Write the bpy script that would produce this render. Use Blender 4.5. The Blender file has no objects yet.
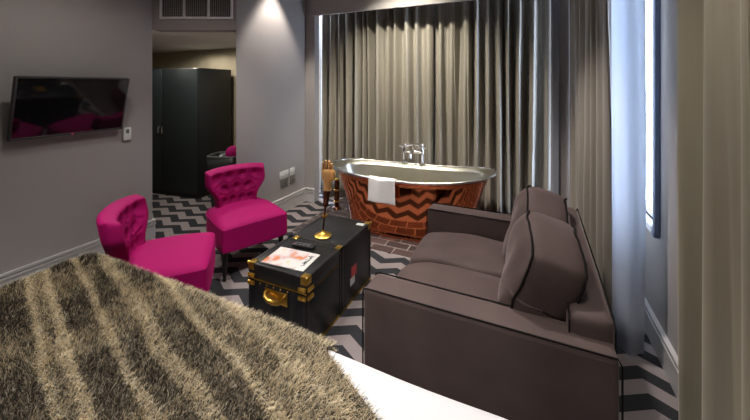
import bpy, bmesh, math, random
import numpy as np
from mathutils import Vector, Matrix, noise

random.seed(7); np.random.seed(7)
PI = math.pi
SC = bpy.context.scene
COL = SC.collection

# ------------------------------------------------------------------ camera
F, HOR, CAMH = 335.0, 84.0, 1.5
YAW = math.atan(153.0 / F)
cd = bpy.data.cameras.new('camera'); cam = bpy.data.objects.new('camera', cd); COL.objects.link(cam)
cam.location = (0, 0, CAMH); cam.rotation_euler = (PI / 2, 0, YAW)
cd.sensor_fit = 'HORIZONTAL'; cd.sensor_width = 36.0; cd.lens = 36.0 * F / 750.0
cd.shift_y = -(210.0 - HOR) / 750.0
cd.clip_start = 0.02
SC.camera = cam
# ------------------------------------------------------------------ view, world
vs = SC.view_settings
vs.view_transform = 'Standard'; vs.look = 'None'; vs.gamma = 1.0; vs.use_curve_mapping = False
vs.exposure = 0.0
W = bpy.data.worlds.new('sky'); SC.world = W; W.use_nodes = True
bgn = W.node_tree.nodes['Background']
bgn.inputs['Color'].default_value = (0.68, 0.80, 1.0, 1); bgn.inputs['Strength'].default_value = 22.0
# ------------------------------------------------------------------ lights (recessed ceiling downlights, unseen spots added to brighten, and the window's daylight)
def light(name, kind, loc, energy, color=(1, .93, .84), target=None, **kw):
    d = bpy.data.lights.new(name, kind); o = bpy.data.objects.new(name, d); COL.objects.link(o)
    o.location = loc; d.energy = energy; d.color = color
    for k, v in kw.items(): setattr(d, k, v)
    if target is not None:
        o.rotation_euler = (Vector(target) - Vector(loc)).to_track_quat('-Z', 'Y').to_euler()
    return o
def spot(x, y, e, size=110, blend=.6, color=(1, .94, .87), z=2.72, tx=None, ty=None, r=.05):
    return light('downlight_and_fill', 'SPOT', (x, y, z), e, color, (x if tx is None else tx, y if ty is None else ty, 0),
                 spot_size=math.radians(size), spot_blend=blend, shadow_soft_size=r)
spot(-1.20, 2.80, 225, 100, .9, (1, .93, .78), ty=4.5)                 # in front of the curtain
spot(-2.42, 2.93, 95, 75, .5, (1, .90, .80))                    # grazing the pillar
spot(-1.75, 1.75, 95, 105, .6)                                 # over the chairs and the trunk
spot(-2.35, 1.15, 30, 150, .6)                                  # added to brighten the television wall and the vent
spot(-0.50, 2.30, 165, 90, .6, (1, .90, .84))                   # over the sofa
spot(-1.40, 0.20, 175, 95, .6)                                  # over the bed
spot(-0.35, 0.00, 75, 85, .6, (.95, .97, 1))
spot(0.10, 1.05, 65, 75, .7, (1, .93, .82))                      # added to brighten the near curtain
for hx_, hy_, he_ in ((-4.45, 2.45, 12), (-3.45, 2.55, 48), (-4.30, 3.20, 22)):  # the last is an added fill for the wall above the wardrobe
    light('hall_downlight_and_fill', 'SPOT', (hx_, hy_, 2.02), he_, (1, .93, .82), (hx_, hy_, 0), spot_size=math.radians(172), spot_blend=.3, shadow_soft_size=.04)
pl = light('window_daylight', 'AREA', (0.755, 2.94, 1.6), 1, (1, 1, 1), (0, 2.94, 1.6), shape='RECTANGLE', size=1.2, size_y=1.9)
pl.data.cycles.is_portal = True
pl = light('added_alcove_daylight', 'AREA', (0.755, 3.87, 1.42), 1, (1, 1, 1), (0, 3.87, 1.42), shape='RECTANGLE', size=.40, size_y=2.36)  # portal of the added alcove window
pl.data.cycles.is_portal = True

# ------------------------------------------------------------------ materials
def mat(name, color=(.5, .5, .5), rough=.6, metal=0.0, spec=.5, sheen=0, sheen_tint=None, bump=None, coat=0, emit=None):
    m = bpy.data.materials.new(name); m.use_nodes = True
    n = m.node_tree.nodes; b = n['Principled BSDF']
    b.inputs['Base Color'].default_value = (*color, 1); b.inputs['Roughness'].default_value = rough
    b.inputs['Metallic'].default_value = metal; b.inputs['Specular IOR Level'].default_value = spec
    if sheen:
        b.inputs['Sheen Weight'].default_value = sheen; b.inputs['Sheen Roughness'].default_value = .35
        b.inputs['Sheen Tint'].default_value = (*(sheen_tint or color), 1)
    if coat: b.inputs['Coat Weight'].default_value = coat; b.inputs['Coat Roughness'].default_value = .1
    if emit: b.inputs['Emission Color'].default_value = (*emit[0], 1); b.inputs['Emission Strength'].default_value = emit[1]
    if bump: add_bump(m, *bump)
    return m
def N(m, t, **kw):
    x = m.node_tree.nodes.new(t)
    for k, v in kw.items(): setattr(x, k, v)
    return x
def L(m, a, b): m.node_tree.links.new(a, b)
def P(m): return m.node_tree.nodes['Principled BSDF']
def add_bump(m, scale, strength, dist=.004, detail=3, stretch=(1, 1, 1)):
    tc = N(m, 'ShaderNodeTexCoord'); mp = N(m, 'ShaderNodeMapping'); mp.inputs['Scale'].default_value = stretch
    nz = N(m, 'ShaderNodeTexNoise'); nz.inputs['Scale'].default_value = scale; nz.inputs['Detail'].default_value = detail
    bp = N(m, 'ShaderNodeBump'); bp.inputs['Strength'].default_value = strength; bp.inputs['Distance'].default_value = dist
    L(m, tc.outputs['Object'], mp.inputs['Vector']); L(m, mp.outputs[0], nz.inputs['Vector'])
    L(m, nz.outputs['Fac'], bp.inputs['Height']); L(m, bp.outputs[0], P(m).inputs['Normal'])
    return nz
def mottled(name, c0, c1, scale=6, rough=.7, bump=None, detail=4, stretch=(1, 1, 1), **kw):
    m = mat(name, c0, rough, **kw)
    tc = N(m, 'ShaderNodeTexCoord'); mp = N(m, 'ShaderNodeMapping'); mp.inputs['Scale'].default_value = stretch
    nz = N(m, 'ShaderNodeTexNoise'); nz.inputs['Scale'].default_value = scale; nz.inputs['Detail'].default_value = detail
    mx = N(m, 'ShaderNodeMix', data_type='RGBA')
    mx.inputs[6].default_value = (*c0, 1); mx.inputs[7].default_value = (*c1, 1)
    L(m, tc.outputs['Object'], mp.inputs['Vector']); L(m, mp.outputs[0], nz.inputs['Vector'])
    L(m, nz.outputs['Fac'], mx.inputs[0]); L(m, mx.outputs[2], P(m).inputs['Base Color'])
    if bump:
        bp = N(m, 'ShaderNodeBump'); bp.inputs['Strength'].default_value = bump[1]; bp.inputs['Distance'].default_value = .003
        n2 = N(m, 'ShaderNodeTexNoise'); n2.inputs['Scale'].default_value = bump[0]
        L(m, tc.outputs['Object'], n2.inputs['Vector']); L(m, n2.outputs['Fac'], bp.inputs['Height']); L(m, bp.outputs[0], P(m).inputs['Normal'])
    return m
def math_node(m, op, a, b=None, c=None):
    x = N(m, 'ShaderNodeMath', operation=op)
    for i, v in enumerate((a, b, c)):
        if v is None: continue
        if isinstance(v, (int, float)): x.inputs[i].default_value = v
        else: L(m, v, x.inputs[i])
    return x.outputs[0]

M = {}
M['wall'] = mottled('taupe_wall_paint', (.30, .28, .275), (.33, .31, .305), 3, .85, bump=(220, .05))
M['hall_wall'] = mottled('hall_wallpaper', (.34, .29, .20), (.40, .35, .25), 9, .8, stretch=(1, 1, .2))
M['ceil'] = mat('ceiling_paint', (.62, .60, .58), .9)
M['trim'] = mat('trim_paint', (.47, .46, .46), .45)
M['white_paint'] = mat('white_satin_paint', (.75, .76, .78), .35)
M['plastic_w'] = mat('white_plastic', (.62, .62, .60), .35)
M['steel'] = mat('brushed_steel', (.42, .41, .39), .38, .9)
M['black'] = mat('black_plastic', (.012, .012, .014), .35)
M['screen'] = mat('glossy_screen', (.006, .006, .008), .06, spec=.6)
M['black_wood'] = mottled('black_lacquer', (.008, .009, .010), (.012, .014, .015), 20, .42)
M['leg_wood'] = mat('ebony_leg', (.012, .011, .011), .3)
M['magenta'] = mottled('magenta_velvet', (.25, .0, .080), (.31, .0, .100), 14, .75, bump=(300, .12), sheen=.13, sheen_tint=(1, .05, .36), spec=.2)
M['sofa'] = mottled('mole_velvet', (.040, .026, .025), (.094, .066, .062), 5, .7, bump=(260, .12), sheen=.30, sheen_tint=(.75, .62, .62), spec=.25)  # lighter mottling paints in the velvet's sheen highlights
M['piping'] = mat('dark_piping', (.010, .009, .009), .9, spec=.1)
M['curtain'] = mottled('taupe_satin', (.24, .22, .185), (.30, .275, .235), 3, .42, stretch=(30, 30, .6), sheen=.25, sheen_tint=(.9, .85, .8), spec=.45)
M['near_cloth'] = mottled('beige_satin', (.28, .25, .19), (.33, .30, .23), 3, .5, stretch=(30, 30, .6), sheen=.2, sheen_tint=(.9, .85, .75))
M['lining'] = mat('pale_lining', (.62, .64, .68), .8)
def _translucent(m, f_):
    tb_ = N(m, 'ShaderNodeBsdfTranslucent'); tb_.inputs['Color'].default_value = (.66, .69, .74, 1); mx = N(m, 'ShaderNodeMixShader'); mx.inputs[0].default_value = f_
    L(m, P(m).outputs[0], mx.inputs[1]); L(m, tb_.outputs[0], mx.inputs[2]); L(m, mx.outputs[0], m.node_tree.nodes['Material Output'].inputs[0])
_translucent(M['lining'], .5)
M['copper'] = mottled('polished_copper', (.64, .185, .08), (.72, .235, .105), 3, .06, metal=1.0)
M['nickel'] = mottled('tinned_nickel', (.56, .54, .46), (.66, .64, .56), 10, .30, metal=1.0, bump=(60, .08))
M['chrome'] = mat('chrome', (.80, .80, .82), .08, 1.0)
M['brass'] = mottled('aged_brass', (.62, .36, .06), (.78, .50, .12), 30, .28, metal=1.0)
M['leather'] = mottled('black_trunk_leather', (.005, .006, .007), (.010, .011, .013), 40, .40, bump=(320, .25))
M['leather_trim'] = mat('black_binding', (.009, .009, .010), .4)
M['towel'] = mottled('terry_towel', (.74, .74, .76), (.82, .82, .84), 60, .95, bump=(420, .5))
M['linen'] = mottled('white_linen', (.50, .50, .52), (.53, .53, .55), 3, .85, bump=(30, .05))
M['bed_base'] = mat('bed_base_fabric', (.05, .045, .045), .8)
M['wood'] = mottled('carved_wood', (.66, .34, .12), (.80, .47, .19), 18, .45, stretch=(1, 1, .3))
M['dark_rod'] = mat('dark_copper_rod', (.12, .045, .022), .25, .7)
M['paper'] = mat('glossy_paper', (.58, .57, .56), .3)
M['ink'] = mat('black_ink', (.02, .02, .02), .5)
M['sticker_red'] = mat('red_sticker', (.45, .03, .04), .4)
M['sticker_pale'] = mat('pale_sticker', (.55, .58, .55), .4)
M['lamp'] = mat('lamp_glow', (1, 1, 1), .5, emit=((1, .95, .88), 14))
M['red_led'] = mat('standby_led', (.5, .0, .05), .4, emit=((1, .02, .15), 2.0))
M['lcd'] = mat('controller_display', (.10, .12, .12), .25)
M['basket'] = mottled('smoked_dark_weave', (.012, .014, .014), (.03, .034, .034), 60, .35)
M['grille_dark'] = mat('grille_void', (.02, .02, .02), .9)
M['daylit_blue'] = mat('daylit_blue_grey', (.24, .26, .31), .5)  # daylight tint put into the colour
M['rail'] = mat('blue_grey_rail', (.10, .12, .18), .4)

def make_glass():
    m = bpy.data.materials.new('window_glass'); m.use_nodes = True
    n = m.node_tree.nodes; n.remove(P(m)); out = n['Material Output']
    tr = N(m, 'ShaderNodeBsdfTransparent'); gl = N(m, 'ShaderNodeBsdfGlossy'); gl.inputs['Roughness'].default_value = .02
    ge = N(m, 'ShaderNodeNewGeometry'); fr = N(m, 'ShaderNodeMath', operation='MULTIPLY_ADD'); fr.inputs[1].default_value = -.07; fr.inputs[2].default_value = .07; mx = N(m, 'ShaderNodeMixShader'); L(m, ge.outputs['Backfacing'], fr.inputs[0])
    tr.inputs['Color'].default_value = (.95, .97, 1, 1)
    L(m, fr.outputs[0], mx.inputs[0]); L(m, tr.outputs[0], mx.inputs[1]); L(m, gl.outputs[0], mx.inputs[2]); L(m, mx.outputs[0], out.inputs[0])
    return m
M['glass'] = make_glass()

def make_carpet():
    m = mat('zigzag_carpet', (.1, .1, .1), .95, spec=.15)
    tc = N(m, 'ShaderNodeTexCoord'); sx = N(m, 'ShaderNodeSeparateXYZ'); L(m, tc.outputs['Object'], sx.inputs[0])
    # zigzag stripes that run along x: period .30 m, stripe pitch .18 m
    t = math_node(m, 'PINGPONG', math_node(m, 'ADD', sx.outputs[0], 50 * .3 - .53), .15)       # 0 at a peak, .15 at a trough
    z = math_node(m, 'MULTIPLY_ADD', t, .56, -.042)
    v = math_node(m, 'ADD', sx.outputs[1], z)
    v = math_node(m, 'FRACT', math_node(m, 'DIVIDE', math_node(m, 'ADD', v, 180 * .1775 - 2.12 + .1775 * .25), .1775))
    d = math_node(m, 'LESS_THAN', v, .5)
    nz = N(m, 'ShaderNodeTexNoise'); nz.inputs['Scale'].default_value = 260; L(m, tc.outputs['Object'], nz.inputs['Vector'])
    def ramp(c0, c1):
        r = N(m, 'ShaderNodeMix', data_type='RGBA'); r.inputs[6].default_value = (*c0, 1); r.inputs[7].default_value = (*c1, 1)
        L(m, nz.outputs['Fac'], r.inputs[0]); return r.outputs[2]
    mx = N(m, 'ShaderNodeMix', data_type='RGBA'); L(m, d, mx.inputs[0])
    L(m, ramp((.15, .13, .13), (.30, .26, .26)), mx.inputs[6]); L(m, ramp((.012, .013, .016), (.040, .041, .046)), mx.inputs[7])
    L(m, mx.outputs[2], P(m).inputs['Base Color'])
    bp = N(m, 'ShaderNodeBump'); bp.inputs['Strength'].default_value = .4; bp.inputs['Distance'].default_value = .003
    L(m, nz.outputs['Fac'], bp.inputs['Height']); L(m, bp.outputs[0], P(m).inputs['Normal'])
    return m
M['carpet'] = make_carpet()
def make_tile():
    m = mat('slate_brick_tile', (.05, .05, .05), .32)
    tc = N(m, 'ShaderNodeTexCoord'); br = N(m, 'ShaderNodeTexBrick'); L(m, tc.outputs['Object'], br.inputs['Vector'])
    br.inputs['Color1'].default_value = (.040, .030, .030, 1); br.inputs['Color2'].default_value = (.085, .058, .055, 1); br.inputs['Mortar'].default_value = (.33, .30, .29, 1)
    br.inputs['Scale'].default_value = 1.0; br.inputs['Mortar Size'].default_value = .004
    br.inputs['Brick Width'].default_value = .22; br.inputs['Row Height'].default_value = .11
    L(m, br.outputs['Color'], P(m).inputs['Base Color'])
    return m
M['tile'] = make_tile()
def make_cover():
    m = mat('magazine_cover', (.7, .68, .66), .28)
    tc = N(m, 'ShaderNodeTexCoord'); nz = N(m, 'ShaderNodeTexNoise'); nz.inputs['Scale'].default_value = 9; nz.inputs['Detail'].default_value = 4
    L(m, tc.outputs['Object'], nz.inputs['Vector'])
    r = N(m, 'ShaderNodeValToRGB'); L(m, nz.outputs['Fac'], r.inputs[0])
    e = r.color_ramp.elements
    e[0].position = .0; e[0].color = (.45, .10, .03, 1); e[1].position = 1; e[1].color = (.58, .56, .55, 1)
    for p, c in ((.40, (.55, .20, .08)), (.44, (.52, .34, .33)), (.48, (.55, .46, .46)), (.54, (.58, .55, .54)), (.64, (.58, .56, .55)), (.69, (.60, .44, .06))):
        k = e.new(p); k.color = (*c, 1)
    L(m, r.outputs[0], P(m).inputs['Base Color'])
    return m
M['cover'] = make_cover()

# ------------------------------------------------------------------ mesh helpers
class MB:
    def __init__(s): s.bm = bmesh.new()
    def merge(s, b, mtx=None):
        if mtx is not None: b.transform(mtx)
        me = bpy.data.meshes.new('tmp'); b.to_mesh(me); b.free(); s.bm.from_mesh(me); bpy.data.meshes.remove(me); return s
    def box(s, c, size, bev=0, seg=2, rot=None):
        b = bmesh.new(); bmesh.ops.create_cube(b, size=1); b.transform(Matrix.Diagonal((*size, 1)))
        if bev: bmesh.ops.bevel(b, geom=b.edges[:], offset=min(bev, min(size) * .49), segments=seg, affect='EDGES', profile=.5)
        m = Matrix.Translation(c)
        if rot is not None: m = m @ rot.to_4x4()
        return s.merge(b, m)
    def box2(s, lo, hi, bev=0, seg=2):
        return s.box([(a + b) / 2 for a, b in zip(lo, hi)], [abs(b - a) for a, b in zip(lo, hi)], bev, seg)
    def prism(s, pts, z0, z1):
        v0 = [s.bm.verts.new((x, y, z0)) for x, y in pts]; v1 = [s.bm.verts.new((x, y, z1)) for x, y in pts]; n = len(pts)
        s.bm.faces.new(v0[::-1]); s.bm.faces.new(v1)
        for i in range(n): s.bm.faces.new((v0[i], v0[(i + 1) % n], v1[(i + 1) % n], v1[i]))
        return s
    def lathe(s, prof, c=(0, 0, 0), seg=24):
        rows = []
        for r, z in prof:
            rows.append([s.bm.verts.new((c[0] + r * math.cos(2 * PI * k / seg), c[1] + r * math.sin(2 * PI * k / seg), c[2] + z)) for k in range(seg)])
        for a, b in zip(rows, rows[1:]):
            for k in range(seg): s.bm.faces.new((a[k], a[(k + 1) % seg], b[(k + 1) % seg], b[k]))
        s.bm.faces.new(rows[0][::-1]); s.bm.faces.new(rows[-1]); return s
    def tube(s, path, r, seg=8, closed=False):
        path = [Vector(p) for p in path]; n = len(path); rows = []; up = None
        for i, p in enumerate(path):
            a = path[i - 1] if (i or closed) else p; b = path[(i + 1) % n] if (i < n - 1 or closed) else p
            t = (b - a).normalized()
            if up is None: up = Vector((0, 0, 1)) if abs(t.z) < .9 else Vector((1, 0, 0))
            x = t.cross(up)
            if x.length < 1e-5: x = t.orthogonal()
            x.normalize(); y = x.cross(t).normalized(); up = y
            ri = r[i] if hasattr(r, '__len__') else r
            rows.append([s.bm.verts.new(p + x * (ri * math.cos(2 * PI * k / seg)) + y * (ri * math.sin(2 * PI * k / seg))) for k in range(seg)])
        rng = range(n) if closed else range(n - 1)
        for i in rng:
            a, b = rows[i], rows[(i + 1) % n]
            for k in range(seg): s.bm.faces.new((a[k], a[(k + 1) % seg], b[(k + 1) % seg], b[k]))
        if not closed: s.bm.faces.new(rows[0][::-1]); s.bm.faces.new(rows[-1])
        return s
    def grid(s, fn, nu, nv, cu=False):
        V = [[s.bm.verts.new(fn(i / (nu if cu else nu - 1), j / (nv - 1))) for j in range(nv)] for i in range(nu)]
        for i in range(nu if cu else nu - 1):
            a, b = V[i], V[(i + 1) % nu]
            for j in range(nv - 1): s.bm.faces.new((a[j], b[j], b[j + 1], a[j + 1]))
        return V
    def sphere(s, c, r, seg=12, scale=(1, 1, 1)):
        b = bmesh.new(); bmesh.ops.create_uvsphere(b, u_segments=seg, v_segments=max(6, seg // 2 + 2), radius=r)
        return s.merge(b, Matrix.Translation(c) @ Matrix.Diagonal((*scale, 1)))
    def build(s, name, m, parent=None, smooth=True, angle=40):
        bmesh.ops.recalc_face_normals(s.bm, faces=s.bm.faces[:])
        me = bpy.data.meshes.new(name); s.bm.to_mesh(me); s.bm.free()
        me.materials.append(M[m] if isinstance(m, str) else m)
        if smooth:
            me.polygons.foreach_set('use_smooth', [True] * len(me.polygons)); me.set_sharp_from_angle(angle=math.radians(angle))
        o = bpy.data.objects.new(name, me); COL.objects.link(o)
        if parent is not None: o.parent = parent
        return o
def tag(o, label, cat, group=None):
    o['label'] = label; o['category'] = cat
    if group: o['group'] = group
    return o
def thing(name, label, cat, loc=(0, 0, 0), rz=0, group=None):
    o = bpy.data.objects.new(name, None); COL.objects.link(o); o.location = loc; o.rotation_euler = (0, 0, rz); o.empty_display_size = .1
    return tag(o, label, cat, group)
def struct(name, mb, m, parent=None, smooth=False):
    o = mb.build(name, m, parent, smooth)
    if parent is None: o['kind'] = 'structure'
    return o
def dup(root, loc, rz, label):
    r = root.copy(); COL.objects.link(r); r.location = loc; r.rotation_euler = (0, 0, rz); r['label'] = label
    for ch in list(root.children):
        c = ch.copy(); COL.objects.link(c); c.parent = r
        for g in ch.children:
            d = g.copy(); COL.objects.link(d); d.parent = c
    return r
def solid(o, t, off=0):
    md = o.modifiers.new('thickness', 'SOLIDIFY'); md.thickness = t; md.offset = off; return o
def subsurf(o, n=1):
    md = o.modifiers.new('smooth', 'SUBSURF'); md.levels = n; md.render_levels = n; return o
def ss(a, b, x):
    t = min(1, max(0, (x - a) / (b - a))); return t * t * (3 - 2 * t)

# ------------------------------------------------------------------ the room
XL, XP, XR = -3.35, -2.61, .665           # television wall, pillar face, window wall
YB, YREAR, ZC = 3.55, -1.6, 2.75
HZ = 2.03                                # hall ceiling
struct('floor', MB().box2((-6.7, YREAR - .1, -.1), (XR + .3, 4.2, 0)), 'carpet')
struct('floor_tiles', MB().box2((-2.2, 2.76, -.02), (.18, 4.07, .004)), 'tile')
struct('ceiling', MB().box2((XL - .15, YREAR - .1, ZC), (XR + .3, 4.2, ZC + .1)), 'ceil')
struct('wall_left', MB().box2((XL - .12, YREAR, 0), (XL, 2.08, ZC)), 'wall')
struct('wall_rear', MB().box2((XL - .12, YREAR - .1, 0), (XR + .25, YREAR, ZC)), 'wall')
w = MB(); w.prism([(XP, 2.43), (XP, YB + .1), (XP - .3, YB + .1), (XP - .3, 2.84)], 0, ZC); w.box2((XP, YB, 0), (-2.465, YB + .1, ZC)); struct('wall_pillar', w, 'wall')
hd = Vector((.74, .35)).normalized(); hn = Vector((-hd.y, hd.x))
a, b = Vector((XL, 2.08)), Vector((XP, 2.43))
struct('wall_header', MB().prism([a, b, b + hn * .14, a + hn * .14], HZ, ZC), 'wall')
struct('ceiling_hall', MB().prism([(XL - .12, 2.08), (XL, 2.085), (XP - .02, 2.435), (XP - .2, 3.8), (-6.6, 3.8), (-6.6, 1.0), (XL - .12, 1.0)], HZ + .006, HZ + .08), 'ceil')
struct('wall_hall', MB().box2((-6.6, 3.70, 0), (XP - .3, 3.8, HZ + .07)), 'hall_wall')
w = MB(); w.box2((-6.7, .9, 0), (-6.6, 3.8, HZ + .07)); w.box2((-6.6, .9, 0), (XL - .12, 1.0, HZ + .07)); struct('wall_hall_end', w, 'hall_wall')
struct('wall_back', MB().box2((XP - .3, 4.07, 0), (XR + .3, 4.17, ZC)), 'wall')
struct('wall_back_right', MB().box2((.20, YB, 0), (XR + .25, YB + .1, ZC)), 'wall')
# window wall with its opening and the added alcove opening
WY0, WY1, WZ0, WZ1 = 2.385, 3.30, .70, 2.55
w = MB(); T = .08
w.box2((XR, YREAR, 0), (XR + T, WY0, ZC)); w.box2((XR, WY1, 0), (XR + T, 3.67, ZC)); w.box2((XR, 3.67, 0), (XR + T, 4.07, .25)); w.box2((XR, 3.67, 2.6), (XR + T, 4.07, ZC))
w.box2((XR, WY0, 0), (XR + T, WY1, WZ0)); w.box2((XR, WY0, WZ1), (XR + T, WY1, ZC)); struct('wall_right', w, 'wall')
win = bpy.data.objects.new('window_1', None); COL.objects.link(win); win['kind'] = 'structure'; win.location = (XR, WY0, WZ0)
f = MB(); fw_, dp = .03, .03; WW, WH = WY1 - WY0, WZ1 - WZ0
for lo, hi in (((.01, 0, 0), (.01 + dp, fw_, WH)), ((.01, WW - fw_, 0), (.01 + dp, WW, WH)), ((.01, 0, 0), (.01 + dp, WW, fw_)), ((.01, 0, WH - fw_), (.01 + dp, WW, WH))):
    f.box2(lo, hi, .006)
struct('window_frame', f, 'white_paint', win)
struct('window_pane', MB().box2((.022, .02, .02), (.026, WW - .03, WH - .03)), 'glass', win)
w2 = bpy.data.objects.new('added_side_window', None); COL.objects.link(w2); w2['kind'] = 'structure'; w2.location = (XR, 3.67, .25)  # unseen window, added so blue daylight rakes across the curtains
f = MB()
for lo, hi in (((.02, 0, 0), (.05, .02, 2.35)), ((.02, .38, 0), (.05, .40, 2.35)), ((.02, 0, 0), (.05, .40, .02)), ((.02, 0, 2.33), (.05, .40, 2.35))): f.box2(lo, hi, .003)
struct('window_frame', f, 'white_paint', w2)
struct('window_pane', MB().box2((.03, .015, .015), (.034, .385, 2.335)), 'glass', w2)
struct('window_sill', MB().box2((-.035, -.02, -.045), (.05, WW, .0), .01), 'white_paint', win)
r = MB(); r.box2((-.028, -.055, -.03), (0, -.015, WH), .006); r.box2((-.034, -.058, -.055), (0.0, -.012, -.022), .01)
struct('blind_rail', r, 'rail', win)

def skirting(name, p0, p1, nrm):
    """a stepped baseboard along p0 -> p1, standing out along nrm"""
    p0, p1, n = Vector(p0), Vector(p1), Vector(nrm)
    m = MB()
    for t, z0, z1 in ((.018, 0, .125), (.024, .125, .140), (.014, .140, .155), (.024, .155, .172)):
        q = [p0, p1, p1 + n * t, p0 + n * t]; m.prism(q, z0, z1)
    return struct(name, m, 'trim')
skirting('baseboard_left', (XL, YREAR), (XL, 2.08), (1, 0))
skirting('baseboard_left_end', (XL + .02, 2.08), (XL - .12, 2.08), (0, 1))
skirting('baseboard_pillar', (XP, 2.43), (XP, YB), (1, 0))
skirting('baseboard_back', (XP, YB), (-2.465, YB), (0, -1))
skirting('baseboard_right', (XR, YREAR), (XR, YB), (-1, 0))
struct('trim_daylit_strip', MB().box2((.205, YB - .03, 0), (.262, YB, ZC), .006), 'daylit_blue')  # strip coloured blue to stand for daylight on the wall end
struct('trim_pelmet', MB().box2((-2.52, YB - .03, 2.36), (.20, YB, ZC)), 'wall')

# ------------------------------------------------------------------ curtains
def curtain_sheet(path, z0, z1, pitch, amp, seed=0, nz_=14, flare=1.0):
    """pleated cloth along a plan polyline"""
    path = [Vector(p) for p in path]
    seg = [(b - a).length for a, b in zip(path, path[1:])]; tot = sum(seg)
    rnd = random.Random(seed)
    nf = max(2, int(tot / pitch)); cuts = [0]
    for k in range(nf): cuts.append(cuts[-1] + rnd.uniform(.6, 1.4))
    cuts = [c / cuts[-1] for c in cuts]
    am = [rnd.uniform(.55, 1.15) for _ in range(nf)]
    pts = []
    per = 12
    for k in range(nf):
        for i in range(per):
            t = i / per; pts.append((cuts[k] + (cuts[k + 1] - cuts[k]) * t, k + t))
    pts.append((1, nf))
    def at(s):
        d = s * tot
        for a, b, l in zip(path, path[1:], seg):
            if d <= l + 1e-6: 
                t = (b - a).normalized(); return a + t * d, Vector((-t.y, t.x))
            d -= l
        t = (path[-1] - path[-2]).normalized(); return path[-1], Vector((-t.y, t.x))
    m = MB(); V = []
    for s, ph in pts:
        col = []
        p, n = at(s); k = min(int(ph), nf - 1)
        for j in range(nz_):
            h = j / (nz_ - 1); z = z0 + (z1 - z0) * h
            a_ = amp * am[k] * (flare + (1 - flare) * h) * (1 + .25 * math.sin(3 * h + k * 1.7))
            w_ = math.sin(2 * PI * (ph + .10 * math.sin(2.3 * h + k)))
            w_ = math.copysign(abs(w_) ** .75, w_)
            off = a_ * w_ + .012 * math.sin(ph * .9 + h * 2)
            col.append(m.bm.verts.new((p.x + n.x * off, p.y + n.y * off, z)))
        V.append(col)
    for a, b in zip(V, V[1:]):
        for j in range(nz_ - 1): m.bm.faces.new((a[j], b[j], b[j + 1], a[j + 1]))
    return m
c = curtain_sheet([(-2.56, 3.83), (-1.02, 3.885)], .012, 2.62, .115, .082, 3).build('curtain', 'curtain', None, True, 80)
tag(solid(c, .004), 'taupe pleated curtain hanging behind the slipper end of the copper bathtub, lit by warm light', 'curtain', 'long curtains of the bath alcove')
c = curtain_sheet([(-1.00, 3.887), (.30, 3.95)], .012, 2.62, .115, .082, 11).build('curtain', 'curtain', None, True, 80)
tag(solid(c, .004), 'grey pleated curtain hanging between the bath tap and the back cushions of the sofa', 'curtain', 'long curtains of the bath alcove')
# window curtain drawn along the wall, its pale lining turned to the camera
root = thing('window_curtain', 'taupe curtain behind the sofa with its pale lining folded towards the bright window', 'curtain')
c = curtain_sheet([(.36, 3.50), (.37, 2.75), (.425, 2.31)], .03, 2.68, .12, .030, 5).build('face_cloth', 'curtain', root, True, 80); solid(c, .004)
m = MB()
def lin(u, v):
    x = .437 + .140 * u; y = 2.30 - .035 * math.sin(u * PI) - .02 * u + .012 * math.sin(u * 9 + v * 2)
    x += .010 * math.sin(v * 4) * u
    return (x, y, .02 + 2.66 * v)
m.grid(lin, 24, 16)
c = m.build('lining', 'lining', root, True, 80); solid(c, .006); c['label'] = 'pale lining'
c = curtain_sheet([(.505, 1.56), (.50, 1.2), (.50, .2)], .02, 2.70, .17, .045, 21).build('curtain', 'curtain', None, True, 80)
c.data.materials[0] = M['near_cloth']
tag(solid(c, .004), 'heavy beige curtain nearest the camera, covering the wall beyond the sofa back', 'curtain')

# ------------------------------------------------------------------ television wall
tv = thing('television', 'flat black television tilted down on the grey wall', 'television', (XL + .115, 1.418, 1.325))
tilt = Matrix.Rotation(math.radians(14), 3, 'Y')
tw, th = .718, .462
b = MB(); b.box((-.018, 0, 0), (.036, tw, th), .006, rot=None); b.bm.transform(tilt.to_4x4()); b.build('casing', 'black', tv)
b = MB(); z0 = th / 2
for lo, hi in (((0, -tw / 2, -z0), (.007, tw / 2, -z0 + .016)), ((0, -tw / 2, z0 - .010), (.007, tw / 2, z0)), ((0, -tw / 2, -z0), (.007, -tw / 2 + .012, z0)), ((0, tw / 2 - .012, -z0), (.007, tw / 2, z0))): b.box2(lo, hi, .002)
b.bm.transform(tilt.to_4x4()); b.build('bezel', mat('grey_bezel', (.05, .05, .052), .35), tv)
b = MB(); b.box2((.0, -tw / 2 + .012, -z0 + .016), (.003, tw / 2 - .012, z0 - .010)); b.bm.transform(tilt.to_4x4()); b.build('screen', 'screen', tv, False)
b = MB(); b.box2((.007, -.006, -z0 + .004), (.009, .006, -z0 + .008), .001); b.bm.transform(tilt.to_4x4()); b.build('indicator_light', 'red_led', tv)
b = MB(); b.box2((-.115, -.09, -.10), (-.10, .09, .10), .003); b.box2((-.105, -.02, -.05), (-.03, .02, .03), .004); b.build('wall_bracket', 'black', tv)
t = thing('wall_controller', 'small white room controller on the wall beside the television', 'controller', (XL, 1.845, 1.045))
MB().box2((0, -.034, -.058), (.022, .034, .058), .006).build('body', 'plastic_w', t)
MB().box2((.022, -.014, .005), (.024, .014, .042), .001).build('display', 'lcd', t)

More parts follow.
